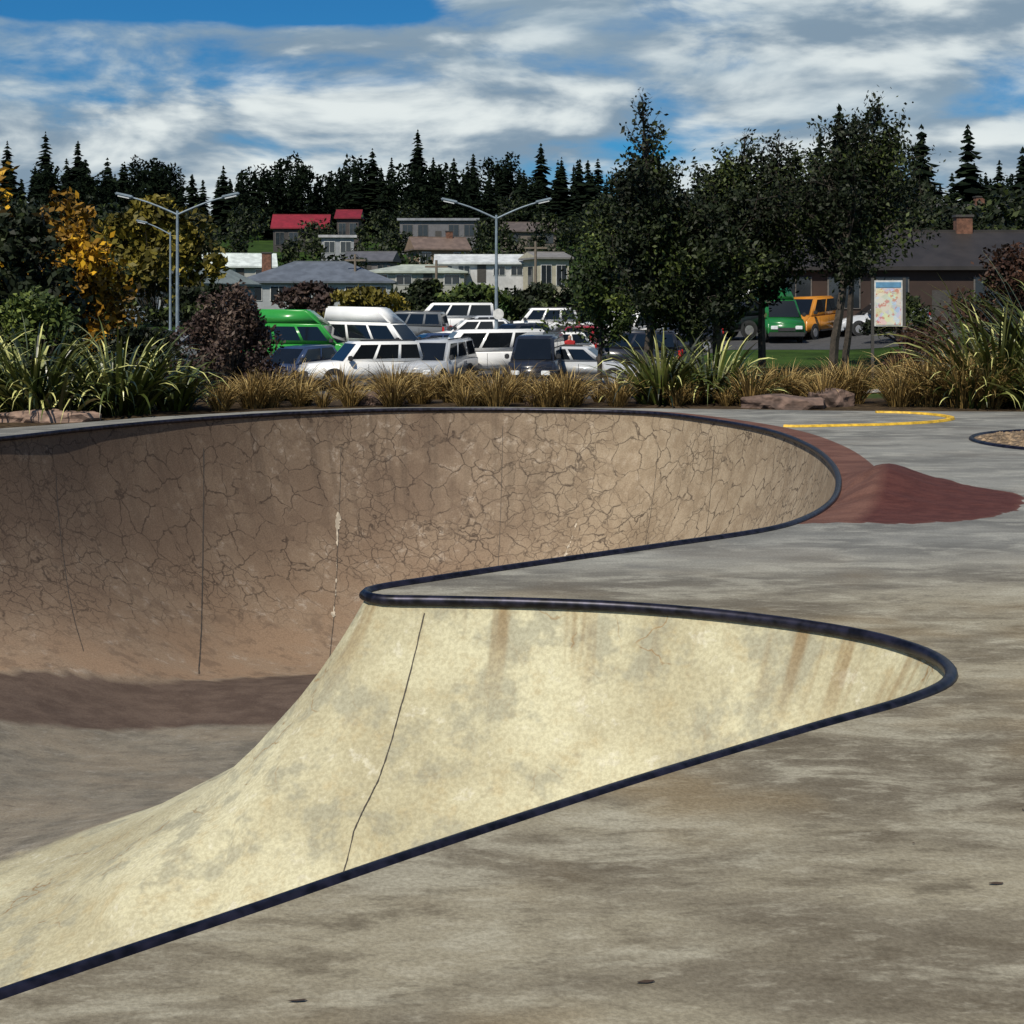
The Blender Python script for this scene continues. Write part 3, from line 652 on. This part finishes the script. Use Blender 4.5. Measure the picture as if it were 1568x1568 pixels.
# ------------------------------------------------------------------ street lamps
M_galv=simple('galvanised_steel',(.20,.25,.29),.55,.2,.15,4)
M_lens=simple('lamp_lens',(.6,.62,.62),.3)
def tubepath(name,P,r0,r1,mat,parent,sides=8):
    n=len(P); segs=[(P[i],P[i+1],r0+(r1-r0)*i/(n-1),r0+(r1-r0)*(i+1)/(n-1)) for i in range(n-1)]
    v,f=tubes(segs,sides); return mesh_obj(name,v,f,[mat],parent,True)
def lamp(x,y,H,arms,span,zb=None,sign=False):
    e=empty('street_lamp',(x,y,float(terrain(x,y)) if zb is None else zb))
    tubepath('post',[(0,0,0),(0,0,H)],.085,.05,M_galv,e); tubepath('base_flange',[(0,0,0),(0,0,.5)],.14,.13,M_galv,e)
    for k,sd in enumerate(arms):
        P=[(0,0,H-.15)]+[(sd*span*f,0,H-.15+.75*math.sin(f*math.pi/2.6)) for f in (.15,.35,.55,.75,.9)]
        tubepath('arm_%d'%k,P,.04,.03,M_galv,e)
        xx=sd*span; h=box('lamp_head_%d'%k,-.34,.34,-.12,.12,-.05,.06,M_galv,e,.035); h.location=(xx,0,H+.58); h.rotation_euler=(0,-sd*.22,0)
        l=box('lens_%d'%k,-.22,.22,-.1,.1,-.09,-.052,M_lens,e); l.location=(xx,0,H+.58); l.rotation_euler=(0,-sd*.22,0)
    if sign:
        bm=bmesh.new(); bmesh.ops.create_cone(bm,cap_ends=True,segments=24,radius1=.22,radius2=.22,depth=.03,matrix=Matrix.Translation((.08,-.14,2.6))@Matrix.Rotation(math.pi/2,4,'X'))
        me=bpy.data.meshes.new('round_sign'); bm.to_mesh(me); bm.free(); me.materials.append(M_frame); o=bpy.data.objects.new('round_sign',me); COL.objects.link(o); o.parent=e
lamp(-.63,60,6.6,(-1,1),1.9,sign=True)
lamp(-12.6,56,6.7,(-1,1),2.0)
lamp(-19.3,84,6.0,(-1,),1.6)
for x,y,H in [(1.9,120,6.0),(-13.5,128,5),(-6,118,4.5)]:
    e=empty('utility_pole',(x,y,float(terrain(x,y)))); mw=simple('pole_timber',(.16,.13,.10),.9); tubepath('pole',[(0,0,0),(0,0,H)],.14,.1,mw,e); box('crossarm',-.9,.9,-.06,.06,H-.6,H-.45,mw,e)

# ------------------------------------------------------------------ map board
m,t,b=newmat('map_print',.5); co=t.add('ShaderNodeTexCoord').outputs['Object']
v=t.add('ShaderNodeTexVoronoi'); v.inputs['Scale'].default_value=5.5; t.link(co,v.inputs['Vector'])
c=t.mix(t.ramp(t.noise(co,3,3),.42,.5),(.45,.55,.62),(.58,.56,.42)); c=t.mix(.35,c,v.outputs['Color'],'SOFT_LIGHT'); c=t.mix(t.ramp(t.noise(co,9,4),.56,.6,0,.7),c,(.5,.12,.1))
t.link(c,b.inputs['Base Color'])
mb=empty('map_signboard',(10.5,41.5,0)); mb.rotation_euler=(0,0,-.12); tz=float(terrain(10.5,41.5))
for sx in(-.43,.43): box('post',sx-.04,sx+.04,-.05,.05,tz,2.42,M_trim,mb)
box('board',-.385,.385,-.03,.03,1.07,2.35,M_frame,mb); box('map_panel',-.345,.345,-.045,-.034,1.11,2.12,m,mb); box('header',-.345,.345,-.045,-.034,2.15,2.30,simple('header_blue',(.1,.25,.4),.5),mb)

# ------------------------------------------------------------------ vehicles
M_tyre=simple('tyre_rubber',(.02,.02,.02),.85); M_hub=simple('wheel_rim',(.45,.45,.47),.35,.6)
M_cgl=simple('car_glass',(.008,.010,.013),.06,0,.1,1,0,.5); M_hl=simple('headlamp',(.75,.77,.78),.15); M_tl=simple('tail_lamp',(.45,.02,.02),.25); M_bump=simple('bumper_plastic',(.035,.035,.037),.6)
paint={}
def paintm(c):
    k=tuple(c)
    if k not in paint:
        p=simple('car_paint',c,.28,0,.04,2); p.node_tree.nodes['Principled BSDF'].inputs['Coat Weight'].default_value=.6; paint[k]=p
    return paint[k]
def frustum(name,pts8,mat,parent,bev):
    bm=bmesh.new(); vv=[bm.verts.new(p) for p in pts8]
    for f in ((3,2,1,0),(4,5,6,7),(0,1,5,4),(1,2,6,5),(2,3,7,6),(3,0,4,7)): bm.faces.new([vv[i] for i in f])
    bmesh.ops.bevel(bm,geom=bm.edges[:],offset=bev,segments=3,affect='EDGES'); bmesh.ops.recalc_face_normals(bm,faces=bm.faces)
    me=bpy.data.meshes.new(name); bm.to_mesh(me); bm.free(); me.materials.append(mat)
    for p in me.polygons: p.use_smooth=True
    o=bpy.data.objects.new(name,me); COL.objects.link(o); o.parent=parent; return o
SPEC={
'van':dict(low=[(-2.42,.38),(-2.45,1.15),(1.95,1.15),(2.38,.92),(2.42,.38)],belt=1.15,c=(-2.42,1.92,-2.32,1.10),H=1.98,w=1.72,wx=(-1.35,1.55),r=.33,panes=[(.04,.34),(.37,.64),(.67,.93)]),
'suv':dict(low=[(-2.2,.42),(-2.24,1.05),(1.0,1.08),(2.12,.98),(2.22,.75),(2.2,.42)],belt=1.06,c=(-2.2,1.05,-2.0,.38),H=1.78,w=1.8,wx=(-1.3,1.38),r=.37,panes=[(.05,.30),(.34,.62),(.66,.93)]),
'wagon':dict(low=[(-2.25,.36),(-2.3,.92),(1.05,.92),(2.15,.74),(2.25,.55),(2.22,.36)],belt=.92,c=(-2.2,1.1,-1.75,.25),H=1.46,w=1.74,wx=(-1.3,1.4),r=.31,panes=[(.06,.28),(.32,.60),(.64,.92)]),
'sedan':dict(low=[(-2.25,.36),(-2.3,.88),(-1.6,.95),(.95,.93),(2.12,.74),(2.25,.55),(2.22,.36)],belt=.93,c=(-1.65,1.1,-.95,.2),H=1.42,w=1.74,wx=(-1.3,1.4),r=.31,panes=[(.1,.48),(.52,.9)]),
'hatch':dict(low=[(-1.85,.36),(-1.9,.95),(.9,.95),(1.85,.78),(1.92,.55),(1.9,.36)],belt=.94,c=(-1.85,1.15,-1.45,.3),H=1.5,w=1.68,wx=(-1.2,1.25),r=.3,panes=[(.1,.46),(.5,.9)]),
}
def vehicle(name,kind,col,x,y,rz,hitop=0,z=None,panel=False):
    S=SPEC[kind]; g=lambda xx,yy: float(terrain(xx,yy))+.012
    e=empty(name,(x,y,g(x,y) if z is None else z),rz)
    cs,sn=math.cos(rz),math.sin(rz); dz=(g(x+cs,y+sn)-g(x-cs,y-sn))/2; e.rotation_euler=(0,-math.atan(dz),rz)
    pm=paintm(col); w=S['w']/2; low=S['low']; n=len(low)
    bm=bmesh.new(); a=[bm.verts.new((px,-w,pz)) for px,pz in low]; b_=[bm.verts.new((px,w,pz)) for px,pz in low]
    bm.faces.new(a); bm.faces.new(b_[::-1])
    for i in range(n): bm.faces.new((a[i],b_[i],b_[(i+1)%n],a[(i+1)%n]))
    bmesh.ops.bevel(bm,geom=bm.edges[:],offset=.07,segments=3,affect='EDGES'); bmesh.ops.recalc_face_normals(bm,faces=bm.faces)
    me=bpy.data.meshes.new('body'); bm.to_mesh(me); bm.free(); me.materials.append(pm)
    for p in me.polygons: p.use_smooth=True
    o=bpy.data.objects.new('body',me); COL.objects.link(o); o.parent=e
    x0,x1,t0,t1=S['c']; bz=S['belt']-.06; H=S['H']; wi=w-.03; wt=w-.17
    b8=[(x0,-wi,bz),(x1,-wi,bz),(x1,wi,bz),(x0,wi,bz),(t0,-wt,H),(t1,-wt,H),(t1,wt,H),(t0,wt,H)]
    frustum('cabin',b8,pm,e,.055)
    b8=[np.array(p) for p in b8]
    def pane(nm,A0,A1,B1,B0,u0,u1,v0,v1,mt):
        f=lambda u_,v_:(A0*(1-u_)+A1*u_)*(1-v_)+(B0*(1-u_)+B1*u_)*v_
        q=[f(u0,v0),f(u1,v0),f(u1,v1),f(u0,v1)]; nn=np.cross(q[1]-q[0],q[3]-q[0]); nn/=np.linalg.norm(nn); c0=(b8[0]+b8[6])/2
        if np.dot(nn,q[0]-c0)<0: nn=-nn
        mesh_obj(nm,[tuple(p+nn*.008) for p in q],[(0,1,2,3)],[mt],e)
    for k,(u0,u1) in enumerate(S['panes']):
        if panel and k<len(S['panes'])-1: continue
        pane('side_window_l%d'%k,b8[0],b8[1],b8[5],b8[4],u0,u1,.2,.86,M_cgl); pane('side_window_r%d'%k,b8[3],b8[2],b8[6],b8[7],u0,u1,.2,.86,M_cgl)
    pane('windscreen',b8[1],b8[2],b8[6],b8[5],.07,.93,.1,.9,M_cgl); pane('rear_window',b8[0],b8[3],b8[7],b8[4],.1,.9,.22,.86,M_cgl)
    if hitop:
        frustum('high_top',[(t0+.02,-wt+.02,H-.05),(t1+.1,-wt+.02,H-.05),(t1+.1,wt-.02,H-.05),(t0+.02,wt-.02,H-.05),(t0+.1,-wt+.12,H+hitop),(t1-.75,-wt+.12,H+hitop),(t1-.75,wt-.12,H+hitop),(t0+.1,wt-.12,H+hitop)],pm,e,.08)
    elif kind in('suv','wagon'):
        for sd in(-1,1): box('roof_rail',t0+.2,t1-.1,sd*(wt-.08)-.02,sd*(wt-.08)+.02,H+.02,H+.06,M_bump,e)
    xf=max(p[0] for p in low); xr=min(p[0] for p in low)
    box('front_bumper',xf-.14,xf+.06,-w+.03,w-.03,.3,.52,M_bump if kind in('van','suv') else pm,e,.04); box('rear_bumper',xr-.06,xr+.12,-w+.03,w-.03,.3,.55,M_bump if kind in('van','suv') else pm,e,.04)
    for sd in(-1,1):
        hz=.72 if kind in('van','suv') else .6
        box('headlamp',xf-.14,xf+.015,sd*(w-.3)-.16,sd*(w-.3)+.16,hz-.08,hz+.09,M_hl,e,.02)
        box('tail_lamp',xr-.03,xr+.1,sd*(w-.14)-.09,sd*(w-.14)+.09,hz-.05,hz+.3,M_tl,e,.02)
        box('mirror',x1-.35,x1-.18,sd*(w+.1)-.08,sd*(w+.1)+.08,bz+.1,bz+.28,M_bump,e,.03)
        box('sill',-1.0,1.0,sd*w-.02,sd*w+.012,.36,.44,M_bump,e)
        for dxs in (-.95,.05,1.0): box('door_gap',dxs-.008,dxs+.008,sd*w-.01,sd*w+.003,.46,S['belt']-.1,M_bump,e)
    box('number_plate',xr-.075,xr-.058,-.2,.2,.38,.49,M_frame,e); box('grille',xf-.05,xf+.02,-.4,.4,.56,.72,M_bump,e,.01)
    for wx in S['wx']:
        for sd in(-1,1):
            for nm,r,dp,off,mt in(('wheel_arch',S['r']+.07,.04,w-.012,M_bump),('tyre',S['r'],.2,w-.075,M_tyre),('hub',S['r']*.62,.03,w+.02,M_hub)):
                bm=bmesh.new(); bmesh.ops.create_cone(bm,cap_ends=True,segments=24,radius1=r,radius2=r,depth=dp,matrix=Matrix.Rotation(math.pi/2,4,'X'))
                if nm!='wheel_arch': bmesh.ops.bevel(bm,geom=[e_ for e_ in bm.edges if len(e_.link_faces)==2 and abs(e_.verts[0].co.y-e_.verts[1].co.y)<1e-4],offset=.02 if nm=='tyre' else .008,segments=2,affect='EDGES')
                me=bpy.data.meshes.new(nm); bm.to_mesh(me); bm.free(); me.materials.append(mt); o=bpy.data.objects.new(nm,me); COL.objects.link(o); o.parent=e; o.location=(wx,sd*off,S['r'] if nm!='wheel_arch' else S['r']+.03)
    return e
WH=(.80,.80,.79);SI=(.42,.44,.47);DK_=(.02,.022,.03);BL=(.03,.05,.11);GR=(.03,.26,.04);GR2=(.015,.14,.03);RD=(.35,.02,.02);OR=(.50,.20,.02);GY=(.15,.16,.17)
Rr=math.radians
vehicle('parked_suv','suv',WH,-5.6,55.5,Rr(205))
vehicle('parked_suv','suv',SI,-2.9,56.5,Rr(250))
vehicle('parked_van','van',WH,-1.1,59.8,Rr(192))
vehicle('parked_van','van',DK_,1.0,56.5,Rr(262))
vehicle('parked_wagon','wagon',SI,2.7,57.5,Rr(345))
vehicle('parked_suv','suv',DK_,4.8,62,Rr(170))
vehicle('parked_hatchback','hatch',BL,-8.2,57,Rr(240))
vehicle('campervan','van',GR,-9.1,64,Rr(350),.6)
vehicle('campervan','van',WH,-6.0,65,Rr(335),.65)
vehicle('parked_sedan','sedan',BL,-3.6,66,Rr(200))
vehicle('parked_wagon','wagon',WH,1.3,66,Rr(195))
vehicle('parked_hatchback','hatch',RD,3.3,70,Rr(250))
vehicle('parked_van','van',WH,6.4,74,Rr(185))
vehicle('parked_wagon','wagon',WH,-2.2,76,Rr(190))
vehicle('parked_suv','suv',GY,-5.6,78,Rr(170))
vehicle('parked_van','van',WH,-3.4,84,Rr(180))
vehicle('parked_suv','suv',WH,1.4,82,Rr(185))
vehicle('parked_sedan','sedan',SI,-1.0,81,Rr(10))
vehicle('parked_hatchback','hatch',DK_,.2,72,Rr(220))
vehicle('parked_wagon','wagon',DK_,7.2,66,Rr(200))
vehicle('parked_sedan','sedan',SI,8.6,80,Rr(190))
vehicle('parked_suv','suv',DK_,9.6,70,Rr(200))
vehicle('parked_hatchback','hatch',SI,5.4,84,Rr(185))
vehicle('parked_van','van',GR2,12.4,70,Rr(272),.5,panel=True)
vehicle('parked_van','van',OR,14.6,72,Rr(232))
vehicle('parked_van','van',WH,13.0,84,Rr(190),.3)
vehicle('parked_sedan','sedan',SI,17.8,72,Rr(190))
vehicle('parked_sedan','sedan',BL,-19,62,Rr(200))
vehicle('parked_suv','suv',WH,-22.5,60,Rr(190))
vehicle('parked_wagon','wagon',GY,-14,66,Rr(185))

# ------------------------------------------------------------------ person in a red jacket among the cars
def person(x,y,rz):
    J=[((0,0,.95),.15),((0,.01,1.12),.145),((0,.01,1.38),.165),((0,0,1.50),.06),((0,-.01,1.58),.075),((0,-.02,1.70),.085),
       ((.10,0,.90),.10),((.11,-.02,.50),.065),((.12,.02,.09),.045),((.12,-.12,.04),.04),
       ((-.10,0,.90),.10),((-.12,-.10,.50),.065),((-.12,-.02,.09),.045),((-.12,-.16,.04),.04),
       ((.19,0,1.43),.065),((.26,.02,1.16),.048),((.25,-.10,.92),.035),((.25,-.13,.84),.032),
       ((-.19,0,1.43),.065),((-.27,.02,1.16),.048),((-.24,-.12,.93),.035),((-.24,-.15,.85),.032)]
    Eg=[(0,1),(1,2),(2,3),(3,4),(4,5),(0,6),(6,7),(7,8),(8,9),(0,10),(10,11),(11,12),(12,13),(2,14),(14,15),(15,16),(16,17),(2,18),(18,19),(19,20),(20,21)]
    me=bpy.data.meshes.new('person'); me.from_pydata([j[0] for j in J],Eg,[]); o=bpy.data.objects.new('person',me); COL.objects.link(o)
    o.location=(x,y,float(terrain(x,y))+.01); o.rotation_euler=(0,0,rz)
    md=o.modifiers.new('skin','SKIN'); sv=me.skin_vertices[0].data
    for i,j in enumerate(J): sv[i].radius=(j[1],j[1]*.85); sv[i].use_root=(i==0)
    o.modifiers.new('sub','SUBSURF').levels=2
    m,t,b=newmat('person_clothes',.8); co=t.add('ShaderNodeTexCoord').outputs['Object']; sp=t.add('ShaderNodeSeparateXYZ'); t.link(co,sp.inputs[0]); Z=sp.outputs[2]
    c=t.mix(t.ramp(Z,.93,.94),(.02,.025,.045),(.42,.02,.02)); c=t.mix(t.ramp(Z,1.50,1.51),c,(.45,.27,.19)); c=t.mix(t.ramp(Z,1.70,1.715),c,(.03,.02,.015)); c=t.mix(t.ramp(Z,.10,.09),c,(.02,.02,.02))
    t.link(c,b.inputs['Base Color']); me.materials.append(m)
person(2.35,60.6,.4)

# ------------------------------------------------------------------ sky, sun, camera
SUN_EL=math.radians(50); sd=np.array([-.45,-.89]); sd/=np.linalg.norm(sd)
to=Vector((sd[0]*math.cos(SUN_EL),sd[1]*math.cos(SUN_EL),math.sin(SUN_EL)))
L=bpy.data.lights.new('sun','SUN'); L.energy=4.7; L.angle=math.radians(.5); L.color=(1,.93,.80); lo=bpy.data.objects.new('sun',L); COL.objects.link(lo)
lo.rotation_euler=to.to_track_quat('Z','Y').to_euler(); lo.location=(0,0,50)
W=bpy.data.worlds.new('World'); sc.world=W; W.use_nodes=True
t=NT(W); bg=W.node_tree.nodes['Background']
skyn=t.add('ShaderNodeTexSky',sky_type='NISHITA'); skyn.sun_disc=False; skyn.sun_elevation=SUN_EL; skyn.sun_rotation=math.atan2(to.x,to.y); skyn.altitude=300; skyn.dust_density=.3
tc=t.add('ShaderNodeTexCoord').outputs['Generated']
sep=t.add('ShaderNodeSeparateXYZ'); t.link(tc,sep.inputs[0]); X,Y,Z=sep.outputs
blue=t.mix(1.0,skyn.outputs[0],(.11,.46,.76),'MULTIPLY')
v1=t.scale(tc,(7.0,7.0,22)); n1=t.noise(v1,1.0,8,.56,.25)
v2a=t.add('ShaderNodeVectorMath',operation='ADD'); t.link(v1,v2a.inputs[0]); v2a.inputs[1].default_value=(-.16,-.05,.34)
n2=t.noise(v2a.outputs[0],1.0,4,.5,.25)
n0=t.noise(t.scale(tc,(2.0,2.0,11)),1.0,2,.5)
topleft=t.math('MULTIPLY',t.ramp(X,-.02,-.10),t.ramp(Z,.175,.195))
cov=t.math('ADD',t.math('MULTIPLY',n1,.58),t.math('MULTIPLY',n0,.42))
cov=t.math('SUBTRACT',cov,t.math('MULTIPLY',topleft,.35))
cov=t.math('SUBTRACT',cov,t.ramp(Z,.25,.55,0,.14))
m_=t.ramp(cov,.375,.51)
sh=t.ramp(t.math('SUBTRACT',n1,n2),-.10,.14)
cc=t.mix(sh,(2.2,3.1,4.0),(7.6,8.2,8.2))
cc=t.mix(t.ramp(n0,.56,.42,0,.5),cc,(3.3,4.5,5.5))
col=t.mix(m_,blue,cc)
t.link(col,bg.inputs['Color']); bg.inputs['Strength'].default_value=.1
try:
    W.cycles.sampling_method='MANUAL'; W.cycles.sample_map_resolution=256
except Exception as ex: print(ex)
cam=bpy.data.cameras.new('camera'); co_=bpy.data.objects.new('camera',cam); COL.objects.link(co_)
co_.location=(0,0,1.7); co_.rotation_euler=(math.pi/2,0,0); cam.sensor_width=36; cam.lens=36*2277/1568; cam.shift_y=-319/1568; cam.clip_end=9000; cam.clip_start=.05
sc.camera=co_
sc.view_settings.view_transform='Standard'; sc.view_settings.look='None'; sc.view_settings.exposure=0
